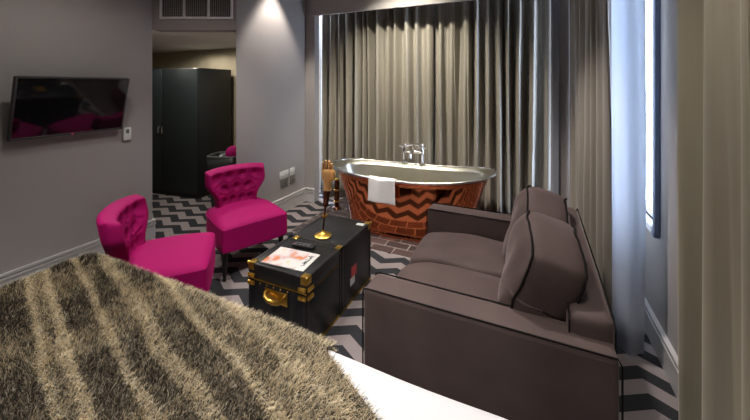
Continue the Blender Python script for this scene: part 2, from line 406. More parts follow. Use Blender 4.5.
# vent in the header
vm = a + hd * .075 ; ang = math.atan2(hd.y, hd.x)
vt = thing('air_vent', 'white framed air grille high over the hall opening', 'vent', (a.x, a.y, 2.135), ang)
VL, VR, VH = .080, .790, .30
fm = MB()
for lo, hi in (((VL, -.02, 0), (VR, 0, .022)), ((VL, -.02, VH - .022), (VR, 0, VH)), ((VL, -.02, 0), (VL + .02, 0, VH)), ((VR - .02, -.02, 0), (VR, 0, VH))): fm.box2(lo, hi, .004)
pw = (VR - VL) / 3
for k in (1, 2): fm.box2((VL + k * pw - .011, -.02, 0), (VL + k * pw + .011, 0, VH), .004)
fm.build('frame', 'white_paint', vt)
MB().box2((VL + .01, -.004, .01), (VR - .01, .0, VH - .01)).build('backing', 'grille_dark', vt)
for k in range(3):
    g = MB(); x0 = VL + k * pw + .015; x1 = VL + (k + 1) * pw - .015
    for i in range(10): x = x0 + (x1 - x0) * (i + .5) / 10; g.box2((x - .0025, -.012, .015), (x + .0025, -.004, VH - .015))
    for i in range(14): z = .015 + (VH - .03) * (i + .5) / 14; g.box2((x0, -.010, z - .002), (x1, -.005, z + .002))
    g.build('grille', mat('grille_metal', (.30, .29, .28), .5), vt, False)

# sockets on the pillar: px (267..) two white plates above two steel ones
def plate(y, z, w_, h_, label, m):
    t = thing('wall_socket', label, 'socket', (XP, y, z), 0, 'wall plates on the pillar')
    MB().box2((0, -w_ / 2, -h_ / 2), (.010, w_ / 2, h_ / 2), .003).build('plate', m, t)
    for k in (-1, 1): MB().box2((.010, k * w_ * .25 - .012, -.013), (.013, k * w_ * .25 + .012, .013), .002).build('rocker', m, t)
plate(3.135, .435, .150, .088, 'wide white switch plate on the pillar, above a steel plate', 'plastic_w')
plate(3.285, .440, .088, .088, 'small square white plate on the pillar, next to the wide white one', 'plastic_w')
plate(3.145, .335, .135, .088, 'wide steel socket plate under the wide white plate', 'steel')
plate(3.290, .340, .088, .088, 'small steel socket plate under the small square white plate', 'steel')

# ------------------------------------------------------------------ hall
wr = thing('wardrobe', 'black double wardrobe standing in the hall', 'wardrobe', (-3.895, 2.985, 0), math.radians(7))
WD, WHt, WL = .62, 1.71, 1.05
b = MB(); b.box2((-WL, .022, .06), (0, WD, WHt), .004); b.build('carcass', 'black_wood', wr)
MB().box2((-WL + .01, .04, 0), (-.01, WD, .06)).build('plinth', 'black_wood', wr, False)
for k in (0, 1):
    x0 = -WL + .004 if k == 0 else -.595; x1 = -.602 if k == 0 else -.003
    d = MB().box2((x0, 0, .07), (x1, .020, WHt - .01), .004).build('door', mat('door_lacquer', (.012, .018, .020), .5), wr)
    hx = (x1 - .03) if k == 0 else (x0 + .03)
    h = MB(); h.tube([(hx, -.002, .83), (hx, -.022, .84), (hx, -.026, .88), (hx, -.022, .92), (hx, -.002, .93)], .007); h.build('handle', 'chrome', d)
b = thing('storage_basket', 'dark smoky basket half hidden behind the farther magenta chair', 'basket', (-3.30, 2.92, 0), math.radians(20))
m = MB()
def bask(u, v):
    a_ = 2 * PI * u; r_ = .13 + .05 * v; e = 1 / max(abs(math.cos(a_)), abs(math.sin(a_))) ** .7
    return (r_ * e * math.cos(a_), r_ * e * math.sin(a_) * .8, .01 + .64 * v)
V = m.grid(bask, 32, 6, True); m.bm.faces.new([v[0] for v in V][::-1])
solid(m.build('body', 'basket', b), .012)
rp = [bask(i / 32, 1) for i in range(32)]; MB().tube(rp, .010, 6, True).build('rim', mat('smoke_rim', (.10, .11, .11), .3), b)
m = MB()
m.sphere((0, 0, 0), .1, 16, (1.1, .55, 1.0))
o = m.build('cushion', 'magenta'); o.location = (-3.20, 2.95, .66); o.rotation_euler = (0, math.radians(25), math.radians(20))
tag(o, 'scrap of a magenta cushion peeking out of the dark basket beside the pillar', 'cushion')
d = thing('ceiling_downlight', 'small glowing round downlight in the hall ceiling', 'ceiling light', (-4.42, 2.51, HZ))
m = MB(); m.lathe([(.032, -.001), (.05, -.001), (.05, -.008), (.034, -.010), (.032, -.001)], seg=24); m.build('trim_ring', 'white_paint', d)
MB().lathe([(.001, -.001), (.032, -.001), (.032, -.005), (.001, -.005)], seg=20).build('lens', 'lamp', d)

# ------------------------------------------------------------------ cushions and chairs
def pillow(sx, sy, sz, n=18, puff=.35, ex=3.2, sag=None):
    """a closed soft box: superellipsoid-like with edges pinched to a seam"""
    b = bmesh.new(); bmesh.ops.create_cube(b, size=2); bmesh.ops.subdivide_edges(b, edges=b.edges[:], cuts=n, use_grid_fill=True)
    for v in b.verts:
        x, y, z = v.co
        # round
        q = (abs(x) ** ex + abs(y) ** ex + abs(z) ** ex) ** (1 / ex)
        k = 1 / q; kk = puff; s_ = (1 - kk) + kk * k * 1.0
        v.co = Vector((x * s_ * sx / 2, y * s_ * sy / 2, z * s_ * sz / 2))
    if sag:
        for v in b.verts: v.co = sag(v.co)
    return b
def chair_proto(name, label, loc, rz):
    t = thing(name, label, 'chair', loc, rz, 'magenta chairs facing the trunk')
    # seat cushion block: local +x is the front; origin under the seat centre
    b = bmesh.new(); bmesh.ops.create_cube(b, size=1); bmesh.ops.subdivide_edges(b, edges=b.edges[:], cuts=20, use_grid_fill=True)
    for v in b.verts:
        x, y, z = v.co                                     # -.5 .. .5
        top = ss(.2, .5, z)
        px = -.275 + .562 * (x + .5); wy = .545 * (1 - .10 * ss(.1, -.5, x))
        py = y * wy
        r_ = 4.5; e = (abs(2 * x) ** r_ + abs(2 * y) ** r_) ** (1 / r_); big = max(abs(2 * x), abs(2 * y), 1e-6)
        k = 1 - .10 * (1 - big / max(e, 1e-6)) * 3.0 * (big > .6)
        dome = .030 * (1 - (2 * x) ** 2 * .7) * (1 - (2 * y) ** 2) * top
        edge = -.022 * (max(0, big - .86) / .14) ** 2 * (z > .45)
        pz = .222 + .198 * (z + .5) + dome + edge
        fl = 1 + .010 * (.5 - z)
        v.co = (px * k * fl, py * k * fl, pz)
    m = MB(); m.merge(b); subsurf(m.build('seat', 'magenta', t, True, 180), 1)
    pts = []
    for i in range(40):
        a_ = 2 * PI * i / 40; e = (abs(math.cos(a_)) ** 5 + abs(math.sin(a_)) ** 5) ** (-1 / 5)
        pts.append((.268 * e * math.cos(a_), .268 * e * math.sin(a_), .395))
    MB().tube(pts, .006, 6, True).build('piping', 'magenta', t)
    # backrest: hourglass outline, wings curling forward, deep buttons in a diamond pattern
    btn = []
    for r_, (vv, us) in enumerate(((.80, (-.64, -.22, .22, .64)), (.54, (-.44, 0, .44)), (.28, (-.60, -.21, .21, .60)))):
        for u_ in us: btn.append((u_, vv))
    BH, Z0 = .385, .36
    def halfw(v): return .180 + .082 * ss(.30, .72, v) - .004 * ss(.8, 1.0, v) + .02 * ss(.22, 0, v)
    def base(u, v):
        hw = halfw(v); y = u * hw
        x = -.200 - .070 * v + .070 * abs(u) ** 2.6 * (.35 + .65 * ss(.1, .7, v))
        z = Z0 + BH * v - .004 * abs(u) ** 3 * ss(.75, 1, v) + .006 * (1 - u * u) * v
        return x, y, z
    def tuft(u, v):
        y = u * .25; z = v * BH; d = 1.0; h = 0
        ds = sorted(math.hypot(y - bu * .25, (z - bv * BH)) for bu, bv in btn)
        h = min(1, ds[0] / .066) ** .7
        pl = 1 - .30 * math.exp(-((ds[1] - ds[0]) / .014) ** 2) * (ds[0] < .075)
        env = ss(0, .10, 1 - abs(u)) * ss(1, .92, v)
        return .046 * h * pl * env
    NU, NV = 57, 49
    m = MB()
    fr = [[None] * NV for _ in range(NU)]; bk = [[None] * NV for _ in range(NU)]
    for i in range(NU):
        u = -1 + 2 * i / (NU - 1)
        for j in range(NV):
            v = j / (NV - 1); x, y, z = base(u, v)
            ed = (1 - abs(u)) * halfw(v); rr = min(1, min(ed / .022, (1 - v) * BH / .022)); rnd = 1 - math.sqrt(max(0, 1 - (1 - rr) ** 2))
            fr[i][j] = m.bm.verts.new((x + .012 + tuft(u, v) - .024 * rnd, y, z)); bk[i][j] = m.bm.verts.new((x - .048 + .024 * rnd, y, z))
    for i in range(NU - 1):
        for j in range(NV - 1):
            m.bm.faces.new((fr[i][j], fr[i + 1][j], fr[i + 1][j + 1], fr[i][j + 1])); m.bm.faces.new((bk[i][j], bk[i][j + 1], bk[i + 1][j + 1], bk[i + 1][j]))
    for j in range(NV - 1):
        m.bm.faces.new((fr[0][j], fr[0][j + 1], bk[0][j + 1], bk[0][j])); m.bm.faces.new((fr[-1][j], bk[-1][j], bk[-1][j + 1], fr[-1][j + 1]))
    for i in range(NU - 1):
        m.bm.faces.new((fr[i][0], bk[i][0], bk[i + 1][0], fr[i + 1][0])); m.bm.faces.new((fr[i][-1], fr[i + 1][-1], bk[i + 1][-1], bk[i][-1]))
    m.build('backrest', 'magenta', t, True, 180)
    for u_, vv in btn:
        x, y, z = base(u_, vv); q = MB(); q.sphere((x + .017, y, z), .011, 8, (.55, 1, 1)); q.build('button', 'magenta', t)
    for sx_, sy_ in ((1, 1), (1, -1), (-1, 1), (-1, -1)):
        q = MB(); x0, y0 = sx_ * .215, sy_ * .225; k = .025 if sx_ > 0 else .06
        pr = []
        q.tube([(x0, y0, .215), (x0 + sx_ * k * .5, y0 + sy_ * .008, .10), (x0 + sx_ * k, y0 + sy_ * .015, 0)], [.024, .019, .013], 8)
        q.build('leg', 'leg_wood', t)
    return t
fa = math.atan2(.50, .86)
cA = chair_proto('slipper_chair', 'magenta buttoned chair nearest the bed, its back towards the television', (-2.125, 1.388, 0), math.radians(45))
cB = dup(cA, (-2.222, 2.160, 0), math.radians(-24), 'magenta buttoned chair facing the trunk, in front of the pillar with the sockets')

# ------------------------------------------------------------------ trunk
TX0, TX1, TY0, TY1, TH = -1.525, -1.105, 1.517, 2.335, .43
tr = thing('steamer_trunk', 'black leather steamer trunk with brass corners used as a coffee table', 'trunk', ((TX0 + TX1) / 2, (TY0 + TY1) / 2, 0))
hx, hy = (TX1 - TX0) / 2, (TY1 - TY0) / 2; ys = -hy + .375
lid = .343
MB().box2((-hx, -hy, .0), (hx, ys - .002, lid - .002), .006).build('lower_case', 'leather', tr)
MB().box2((-hx, -hy, lid + .002), (hx, ys - .002, TH), .006).build('lid', 'leather', tr)
MB().box2((-hx, ys + .002, .0), (hx, hy, TH), .006).build('rear_case', 'leather', tr)
q = MB()                                                   # binding strips along the edges
def strip(lo, hi): q.box2(lo, hi, .0015)
e = .0025; bw = .022
for x in (-hx, hx):
    s_ = 1 if x > 0 else -1
    for y0, y1 in ((-hy, ys - .004), (ys + .004, hy)):
        strip((x - s_ * bw, y0, TH), (x, y1, TH + e)); strip((x, y0, TH - bw), (x + s_ * e, y1, TH))
        strip((x, y0, 0), (x + s_ * e, y0 + bw, TH)); strip((x, y1 - bw, 0), (x + s_ * e, y1, TH))
for y in (-hy, ys - .004 - bw, ys + .004, hy - bw): strip((-hx, y, TH), (hx, y + bw, TH + e))
for x in (-hx, hx - bw): strip((x, -hy - e, 0), (x + bw, -hy, TH))
strip((-hx, -hy - e, TH - bw), (hx, -hy, TH))
strip((-.055, -hy - e, .0), (-.015, -hy, lid - .01)); strip((.10, -hy - e, .0), (.14, -hy, lid - .01))
q.build('binding', 'leather_trim', tr)
q = MB(); q.box2((-hx, -hy - .004, lid - .003), (hx, -hy, lid + .003)); q.box2((hx, -hy, lid - .001), (hx + .001, ys, lid + .001))
q.build('brass_seam', 'brass', tr, False)
q = MB(); q.box2((hx, -hy, .004), (hx + .004, hy, .014)); q.box2((-hx, -hy - .004, .004), (hx, -hy, .014)); q.build('brass_foot_strip', 'brass', tr, False)
def corner(x, y, z, s_=.040, t_=.004):
    sx_ = 1 if x > 0 else -1; sy_ = -1 if y < ys else 1
    m = MB()
    m.box2((x - sx_ * s_, y - sy_ * s_, z), (x + sx_ * t_, y + sy_ * t_, z + t_), .0015)
    m.box2((x, y - sy_ * s_, z - s_), (x + sx_ * t_, y + sy_ * t_, z + t_), .0015)
    m.box2((x - sx_ * s_, y, z - s_), (x + sx_ * t_, y + sy_ * t_, z + t_), .0015)
    m.sphere((x + sx_ * .001, y + sy_ * .001, z + .001), .011, 10)
    for dx, dy, dz in ((-.022, 0, -.022), (0, -.022, -.022), (-.022, -.022, 0)):
        m.sphere((x + sx_ * (dx if dx else .004), y + sy_ * (dy if dy else .004), z + (dz if dz else .004)), .004, 8)
    m.build('brass_corner', 'brass', tr)
for x in (-hx, hx): corner(x, -hy, TH + .001); corner(x, hy, TH + .001)
def latch(x, y, z, along):
    m = MB()
    if along == 'x': m.box((x, y - .006, z), (.050, .012, .022), .003); m.box((x, y - .012, z), (.016, .010, .016), .003)
    else: m.box((x + .006, y, z), (.012, .050, .022), .003)
    for k in (-.018, .018):
        c_ = (x + k, y - .013, z) if along == 'x' else (x + .013, y + k, z); m.sphere(c_, .004, 8)
    m.build('clasp', 'brass', tr)
for x in (-hx + .026, hx - .026):
    for z in (lid + .022, lid - .024): latch(x, -hy - .003, z, 'x')
for z in (lid + .022, lid - .024): latch(hx + .002, -hy + .026, z, 'y')
for x in (-.12, -.07, -.02, .03, .08):
    MB().sphere((x, -hy - .003, lid - .018), .006, 8, (1, .6, 1)).build('stud', 'brass', tr)
for x in (-hx + .06, hx - .02):                             # small hasps across the top joint
    m = MB(); m.box((x, ys, TH + .004), (.034, .050, .006), .002); m.sphere((x, ys - .012, TH + .008), .004, 8); m.sphere((x, ys + .012, TH + .008), .004, 8); m.build('top_hasp', 'brass', tr)
m = MB(); m.box2((-.085, -hy - .006, .240), (.080, -hy - .001, .312), .006)
hd_ = m.build('handle_plate', 'brass', tr)
m = MB(); yy = -hy
m.tube([(-.070, yy - .006, .298), (-.070, yy - .018, .296), (-.066, yy - .028, .280), (-.04, yy - .031, .264), (-.002, yy - .032, .260), (.036, yy - .031, .264), (.062, yy - .028, .280), (.066, yy - .018, .296), (.066, yy - .006, .298)], [.008, .009, .010, .012, .013, .012, .010, .009, .008], 8)
m.build('handle', 'brass', hd_)
MB().box2((-.002 + hx, .10, .165), (hx + .0015, .175, .235), .0).build('luggage_sticker', 'sticker_red', tr, False)['label'] = 'red and pale travel sticker'
m = MB(); m.box2((hx, .085, .115), (hx + .0015, .15, .165)); m.build('luggage_sticker', 'sticker_pale', tr, False)
m = MB(); m.box2((.125, .325, TH), (.185, .365, TH + .0035)); m.build('luggage_sticker', 'sticker_pale', tr, False)

# magazine, remote, hand lamp
mg = thing('magazine', 'pale magazine with a pink and orange cover lying on the trunk', 'magazine', (-1.312, 1.645, TH + .003), math.radians(4))
MB().box2((-.145, -.098, 0), (.145, .098, .006), .001).build('pages', 'paper', mg)
MB().box2((-.145, -.098, .006), (.085, .098, .0068)).build('cover_picture', 'cover', mg, False)
m = MB(); rn = random.Random(4)
for k in range(9):
    y = -.055 + k * .0135
    m.tube([(.100 + .012 * math.sin(k * 2.1), y, .0068), (.116, y + .004, .0068), (.106 + .012 * math.cos(k * 1.3), y + .010, .0068), (.122, y + .012, .0068)], .0013, 5)
m.build('lettering', 'ink', mg)
rm = thing('remote_control', 'slim black remote control lying on the trunk behind the magazine', 'remote control', (-1.335, 1.800, TH + .003), math.radians(6))
MB().box2((-.080, -.021, 0), (.080, .021, .018), .006).build('body', 'black', rm)
for k in range(4):
    for j in (-1, 1):
        MB().box2((-.06 + .03 * k, j * .010 - .004, .018), (-.045 + .03 * k, j * .010 + .004, .0205), .001).build('key', mat('grey_key', (.16, .16, .17), .5), rm)
MB().sphere((-.072, .0, .018), .005, 8, (1, 1, .4)).build('key', 'sticker_red', rm)

hl = thing('hand_ornament', 'carved wooden hand raised on a slim rod with a round brass foot, on the trunk', 'ornament', (-1.310, 1.99, TH + .003))
MB().lathe([(.001, 0), (.058, 0), (.060, .006), (.052, .012), (.040, .017), (.026, .021), (.016, .030), (.011, .040), (.001, .042)], seg=28).build('brass_foot', 'brass', hl)
lean = (.030, .012)
m = MB(); m.tube([(0, 0, .035), (lean[0] * .3, lean[1] * .3, .14), (lean[0] * .55, lean[1] * .55, .22)], [.006, .0065, .007], 10); m.build('rod', 'dark_rod', hl)
cz = .130; m = MB(); m.lathe([(.006, 0), (.016, .002), (.018, .008), (.016, .014), (.006, .016)], (lean[0] * .3, lean[1] * .3, cz), 16); m.build('collar', 'brass', hl)
m = MB(); m.tube([(lean[0] * .50, lean[1] * .50, .20), (lean[0] * .55, lean[1] * .55, .215), (lean[0] * .8, lean[1] * .8, .28), (lean[0] * .95, lean[1] * .95, .335)], [.008, .020, .021, .024], 14); m.build('forearm_sleeve', 'dark_rod', hl)
# hand: palm towards the camera, four fingers raised, thumb at the side
m = MB(); bx, by = lean
pd = Vector((.91, .415, 0)); pn = Vector((.415, -.91, 0))           # across the palm / out of the palm (towards the camera)
def hp(a_, h_, d_=0): return Vector((bx, by, 0)) + pd * a_ + pn * d_ + Vector((0, 0, h_))
rows = []
for h_, w_, t_ in ((.325, .026, .024), (.345, .027, .024), (.365, .024, .021), (.385, .028, .020), (.41, .037, .019), (.44, .042, .017), (.462, .041, .015), (.470, .036, .010)):
    rows.append([m.bm.verts.new(hp(w_ * math.copysign(abs(math.cos(q_)) ** .8, math.cos(q_)), h_, t_ * math.sin(q_))) for q_ in [2 * PI * k / 18 for k in range(18)]])
for r0, r1 in zip(rows, rows[1:]):
    for k in range(18): m.bm.faces.new((r0[k], r0[(k + 1) % 18], r1[(k + 1) % 18], r1[k]))
m.bm.faces.new(rows[0][::-1]); m.bm.faces.new(rows[-1])
for a_, ln, cu in ((-.029, .070, .006), (-.010, .084, .004), (.010, .078, .005), (.028, .060, .010)):
    m.tube([hp(a_, .452), hp(a_ * 1.06, .452 + ln * .42, -.001), hp(a_ * 1.10, .452 + ln * .72, cu * .4), hp(a_ * 1.10, .452 + ln * .96, cu), hp(a_ * 1.10, .452 + ln, cu * 1.15)], [.0105, .0100, .0092, .0075, .003], 10)
m.tube([hp(.030, .392, .004), hp(.044, .415, .012), hp(.049, .440, .020), hp(.046, .462, .026), hp(.045, .468, .027)], [.013, .0125, .0105, .0085, .003], 10)
m.build('carved_hand', 'wood', hl)
m = MB(); m.lathe([(.001, 0), (.027, 0), (.029, .006), (.027, .012), (.001, .013)], (bx, by, .322), 18); m.build('wrist_ring', 'wood', hl)

cs = thing('floor_candlestick', 'slim dark and gold candlestick standing on the floor behind the carved hand', 'candlestick', (-2.09, 3.47, .004)); cs.scale = (.75, .75, 1.05)
MB().lathe([(.001, 0), (.070, 0), (.070, .012), (.040, .03), (.032, .06), (.001, .062)], seg=20).build('foot', 'dark_rod', cs)
MB().lathe([(.020, .05), (.038, .07), (.040, .14), (.034, .20), (.040, .24), (.046, .29), (.036, .33), (.001, .335)], seg=20).build('stem', 'dark_rod', cs)
for z in (.075, .205, .325): MB().lathe([(.034, 0), (.046, .004), (.046, .018), (.034, .022)], (0, 0, z), 20).build('gold_ring', 'brass', cs)

# ------------------------------------------------------------------ bathtub
TBX, TBY = -1.14, 3.335
tb = thing('bathtub', 'freestanding copper bathtub with a pale metal inside, in front of the curtains', 'bathtub', (TBX, TBY, .004), math.radians(3.5))
A, B = .868, .375
def sup(q_, a_, b_, ex=2.35):
    c_, s_ = math.cos(q_), math.sin(q_); k = (abs(c_) ** ex + abs(s_) ** ex) ** (-1 / ex); return a_ * k * c_, b_ * k * s_
def rimz(x): return .572 + (.078 if x > 0 else .040) * (abs(x) / A) ** 2.2
NU = 96
def outer(u, v):                      # v 0 bottom .. 1 rim
    q_ = 2 * PI * u
    f_ = v; a_ = .640 + (.815 - .640) * f_ ** 1.5 ; b_ = .285 + (.340 - .285) * f_ ** 1.5
    a_ += .012 * ss(.10, 0, v); b_ += .012 * ss(.10, 0, v)
    if v > .93: a_ += (A - .815 - .006) * ((v - .93) / .07) ** 1.5; b_ += (B - .340 - .006) * ((v - .93) / .07) ** 1.5
    x, y = sup(q_, a_, b_); zr = rimz(sup(q_, A, B)[0]) - .012
    return (x, y, zr * v)
m = MB(); V = m.grid(outer, NU, 40, True); m.bm.faces.new([c_[0] for c_ in V][::-1]); m.build('copper_shell', 'copper', tb, True, 60)
def inner(u, v):                      # 0 rim .. 1 bottom centre
    q_ = 2 * PI * u; rx, ry = sup(q_, A - .012, B - .012); zr = rimz(rx)
    if v < .7:
        w_ = 1 - .62 * (v / .7); o = outer(u, w_); L_ = math.hypot(o[0], o[1]); k = (L_ - .014) / L_
        return (o[0] * k, o[1] * k, o[2] + .010)
    o = outer(u, .38); k = 1 - (v - .7) / .3; k2 = math.sin(k * PI / 2)
    return (o[0] * .975 * k2 + 1e-4 * math.cos(q_), o[1] * .95 * k2 + 1e-4 * math.sin(q_), o[2] + .010 - .07 * (1 - k ** 2) ** .5 * (1 - .3 * k))
m = MB(); V = m.grid(inner, NU, 44, True); m.build('nickel_lining', 'nickel', tb, True, 80)
rp = []
for i in range(NU):
    x, y = sup(2 * PI * i / NU, A - .006, B - .006); rp.append((x, y, rimz(x)))
MB().tube(rp, .014, 10, True).build('rolled_rim', mat('rim_metal', (.62, .61, .58), .25, 1.0), tb)
tp = thing('bath_tap', 'chrome bath mixer with cross handles at the back rim of the bathtub', 'tap', (TBX - .065, TBY + B - .020, .588), math.radians(3.5)); tp.scale = (1.25, 1.25, 1.25)
def bar(path, r_, name, par): return MB().tube(path, r_, 10).build(name, 'chrome', par)
for sx_ in (-1, 1):
    x = sx_ * .085
    m = MB(); m.lathe([(.001, 0), (.030, 0), (.030, .006), (.016, .012), (.013, .03), (.013, .085), (.018, .09), (.020, .12), (.014, .135), (.001, .136)], (x, 0, 0), 16); pb = m.build('pillar', 'chrome', tp)
    m = MB(); m.tube([(x - .042, 0, .152), (x + .042, 0, .152)], .007, 8); m.tube([(x, -.042, .152), (x, .042, .152)], .007, 8); m.tube([(x, 0, .13), (x, 0, .165)], .010, 10)
    for dx, dy in ((-.042, 0), (.042, 0), (0, -.042), (0, .042)): m.sphere((x + dx, dy, .152), .0105, 8)
    m.sphere((x, 0, .168), .012, 10); m.build('cross_handle', 'chrome', pb)
bar([(-.085, 0, .105), (.085, 0, .105)], .015, 'cross_bar', tp)
bar([(0, 0, .105), (0, -.04, .115), (0, -.08, .112), (0, -.105, .09), (0, -.110, .066)], [.015, .014, .013, .013, .015], 'spout', tp)
m = MB(); m.tube([(0, 0, .105), (0, .0, .15), (0, -.01, .165)], .010, 8); m.tube([(-.05, -.012, .168), (.06, -.012, .176)], .011, 8); m.sphere((-.06, -.014, .165), .020, 10); m.build('hand_shower', 'chrome', tp)

# towel over the front rim
def towel(u, v):
    x = -.195 + .27 * u; ax = TBX + x - .075
    z0 = rimz(ax - TBX) + .024
    L1 = .05
    s_ = v * .31
    y = TBY - B + (ax - TBX) * math.tan(math.radians(3.5)) + .012 * abs((ax - TBX) / .3) ** 1.5
    wob = .004 * math.sin(u * 8 + v * 3)
    if s_ < L1: k = 1 - s_ / L1; return (ax, y + .018 + .05 * k, z0 - .045 * k)
    s_ -= L1
    if s_ < .05:
        q_ = s_ / .05 * PI / 2; return (ax, y + .018 - .036 * math.sin(q_), z0 - .018 * (1 - math.cos(q_)) + .002 * math.sin(q_ * 2))
    s_ -= .05; return (ax + .006 * (s_ / .15) * (u - .5), y - .020 - .006 * math.sin(u * 5) * s_ / .15 + wob, z0 - .018 - s_ * (1 + .05 * u))
m = MB(); m.grid(towel, 18, 40); o = m.build('towel', 'towel', None, True, 80); solid(o, .009, 0)
tag(o, 'white towel hung over the front rim of the copper bathtub', 'towel')

# ------------------------------------------------------------------ sofa
SX0, SX1, SY0, SY1 = -.655, .275, 1.305, 2.470
so = thing('sofa', 'mole brown velvet two-seat sofa with dark piping', 'sofa', ((SX0 + SX1) / 2, (SY0 + SY1) / 2, 0), 0)
cx, cy = (SX0 + SX1) / 2, (SY0 + SY1) / 2
def lb(lo, hi, bev, seg=3): return MB().box2((lo[0] - cx, lo[1] - cy, lo[2]), (hi[0] - cx, hi[1] - cy, hi[2]), bev, seg)
AH = .61
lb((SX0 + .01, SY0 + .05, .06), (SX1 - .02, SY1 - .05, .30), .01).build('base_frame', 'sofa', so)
for k, (y0, y1) in enumerate(((SY0, SY0 + .145), (SY1 - .145, SY1))):
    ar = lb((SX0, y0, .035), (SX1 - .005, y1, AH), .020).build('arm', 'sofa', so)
    for y in (y0 + .004, y1 - .004):
        pth = [(SX0 - .001 - cx, y - cy, .05)] + [(SX0 - .001 + .018 * (1 - math.cos(q_)) - cx, y - cy, AH - .018 + .018 * math.sin(q_) + .001) for q_ in (0, .5, 1.0, PI / 2)] + [(SX1 - .01 - cx, y - cy, AH + .001), (SX1 + .001 - cx, y - cy, AH - .02), (SX1 + .001 - cx, y - cy, .05)]
        MB().tube(pth, .0034, 6).build('piping', 'piping', ar)
bk = lb((SX1 - .145, SY0 + .075, .10), (SX1, SY1 - .075, .745), .035)
def zt(y): return .065 * (1 - ss(SY0, SY1, y + cy))
for v in bk.bm.verts:
    if v.co.z > .4: v.co.z -= zt(v.co.y)
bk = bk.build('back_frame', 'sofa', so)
for x in (SX1 - .140, SX1 - .003): MB().tube([(p_[0], p_[1], p_[2] - zt(p_[1])) for p_ in ((x - cx, SY0 + .077 - cy, .60), (x - cx, SY0 + .077 - cy, .72), (x - cx, SY0 + .11 - cy, .745), (x - cx, SY1 - .11 - cy, .745), (x - cx, SY1 - .077 - cy, .72), (x - cx, SY1 - .077 - cy, .60))], .0034, 6).build('piping', 'piping', bk)
for x, y in ((SX0 + .05, SY0 + .06), (SX0 + .05, SY1 - .06), (SX1 - .05, SY0 + .06), (SX1 - .05, SY1 - .06)):
    MB().lathe([(.016, 0), (.024, .06), (.001, .061)], (x - cx, y - cy, 0), 12).build('leg', 'leg_wood', so)
IY0, IY1 = SY0 + .148, SY1 - .148; mid = (IY0 + IY1) / 2
for y0, y1 in ((IY0, mid - .002), (mid + .002, IY1)):
    sx_, sy_, sz_ = .74, y1 - y0, .20
    def sg(v):
        x, y, z = v
        z += .018 * max(0, 1 - (2 * x / sx_) ** 2) * max(0, 1 - (2 * y / sy_) ** 2) * (z > 0) - .030 * ss(.25, .5, -x / sx_) * (z > 0)
        z += (.004 * math.sin(x * 17 + y * 9) + .007 * noise.noise(Vector((x * 9, y * 7, y0)))) * (z > 0)
        return Vector((x, y, z))
    b = pillow(sx_, sy_, sz_, 18, .75, 6, sg)
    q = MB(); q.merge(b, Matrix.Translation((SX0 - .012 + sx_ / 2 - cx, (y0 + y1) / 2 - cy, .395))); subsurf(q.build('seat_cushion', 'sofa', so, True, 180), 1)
for k, (y0, y1) in enumerate(((IY0 - .02, mid + .015), (mid + .0, IY1))):
    sx_, sy_, sz_ = .215, y1 - y0, .45
    rnd = random.Random(k + 3)
    ph = rnd.uniform(0, 6)
    def sg(v):
        x, y, z = v
        fx = max(0, 1 - (2 * y / sy_) ** 2) * max(0, 1 - (2 * z / sz_) ** 2)
        nv_ = noise.noise(Vector((y * 9, z * 7, ph))) + .6 * noise.noise(Vector((y * 19 + z * 8, z * 14, ph + 4)))
        x += (.045 * fx) * (1 if x > 0 else -1) + .011 * nv_ + .010 * math.sin(z * 16 + y * 13 + ph)
        z += .020 * math.sin(y * 11 + ph) * (z / sz_ + .5) - .035 * (2 * y / sy_) ** 2 * (z > 0)
        return Vector((x, y, z))
    b = pillow(sx_, sy_, sz_, 18, .75, 5, sg)
    rot = Matrix.Translation((.045 - cx, (y0 + y1) / 2 - cy, .655)) @ Matrix.Rotation(math.radians(14), 4, 'Y') @ Matrix.Rotation(math.radians(-3 if k else 3), 4, 'Z')
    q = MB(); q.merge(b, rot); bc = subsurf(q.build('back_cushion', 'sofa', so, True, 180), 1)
    for fx in (-1, 1):
        pts = []
        for i in range(48):
            a_ = 2 * PI * i / 48; yy, zz = sup(a_, sy_ / 2 * .96, sz_ / 2 * .96, 7)
            p = sg(Vector((fx * sx_ / 2 * .86, yy, zz)))
            pts.append(rot @ p)
        MB().tube(pts, .0045, 6, True).build('piping', 'piping', bc)

# ------------------------------------------------------------------ bed and fur throw
BX0, BX1, BY1, BY0, BZ = -2.10, .005, .985, -1.15, .598
bd = thing('bed', 'wide bed with a white duvet in front of the camera', 'bed', ((BX0 + BX1) / 2, (BY0 + BY1) / 2, 0))
bxc, byc = (BX0 + BX1) / 2, (BY0 + BY1) / 2; hw_, hl_ = (BX1 - BX0) / 2, (BY1 - BY0) / 2
MB().box2((-hw_ + .06, -hl_ + .05, .06), (hw_ - .06, hl_ - .06, .30), .02).build('bed_base', 'bed_base', bd)
b = bmesh.new(); bmesh.ops.create_cube(b, size=1); bmesh.ops.subdivide_edges(b, edges=b.edges[:], cuts=30, use_grid_fill=True)
for v in b.verts:
    x, y, z = v.co; big = max(abs(2 * x), abs(2 * y))
    X, Y = x * 2 * hw_, y * 2 * hl_; Z = .16 + (BZ - .16) * (z + .5)
    if z > .45: Z += -.010 * max(0, (big - .95) / .05) ** 2 + .004 * math.sin(X * 9 + Y * 4)
    v.co = (X, Y, Z)
q = MB(); q.merge(b); subsurf(q.build('duvet', 'linen', bd, True, 180), 1)
for x, y in ((-hw_ + .1, hl_ - .1), (hw_ - .1, hl_ - .1), (-hw_ + .1, -hl_ + .1), (hw_ - .1, -hl_ + .1)): MB().lathe([(.025, 0), (.03, .07)], (x, y, 0), 12).build('leg', 'leg_wood', bd)

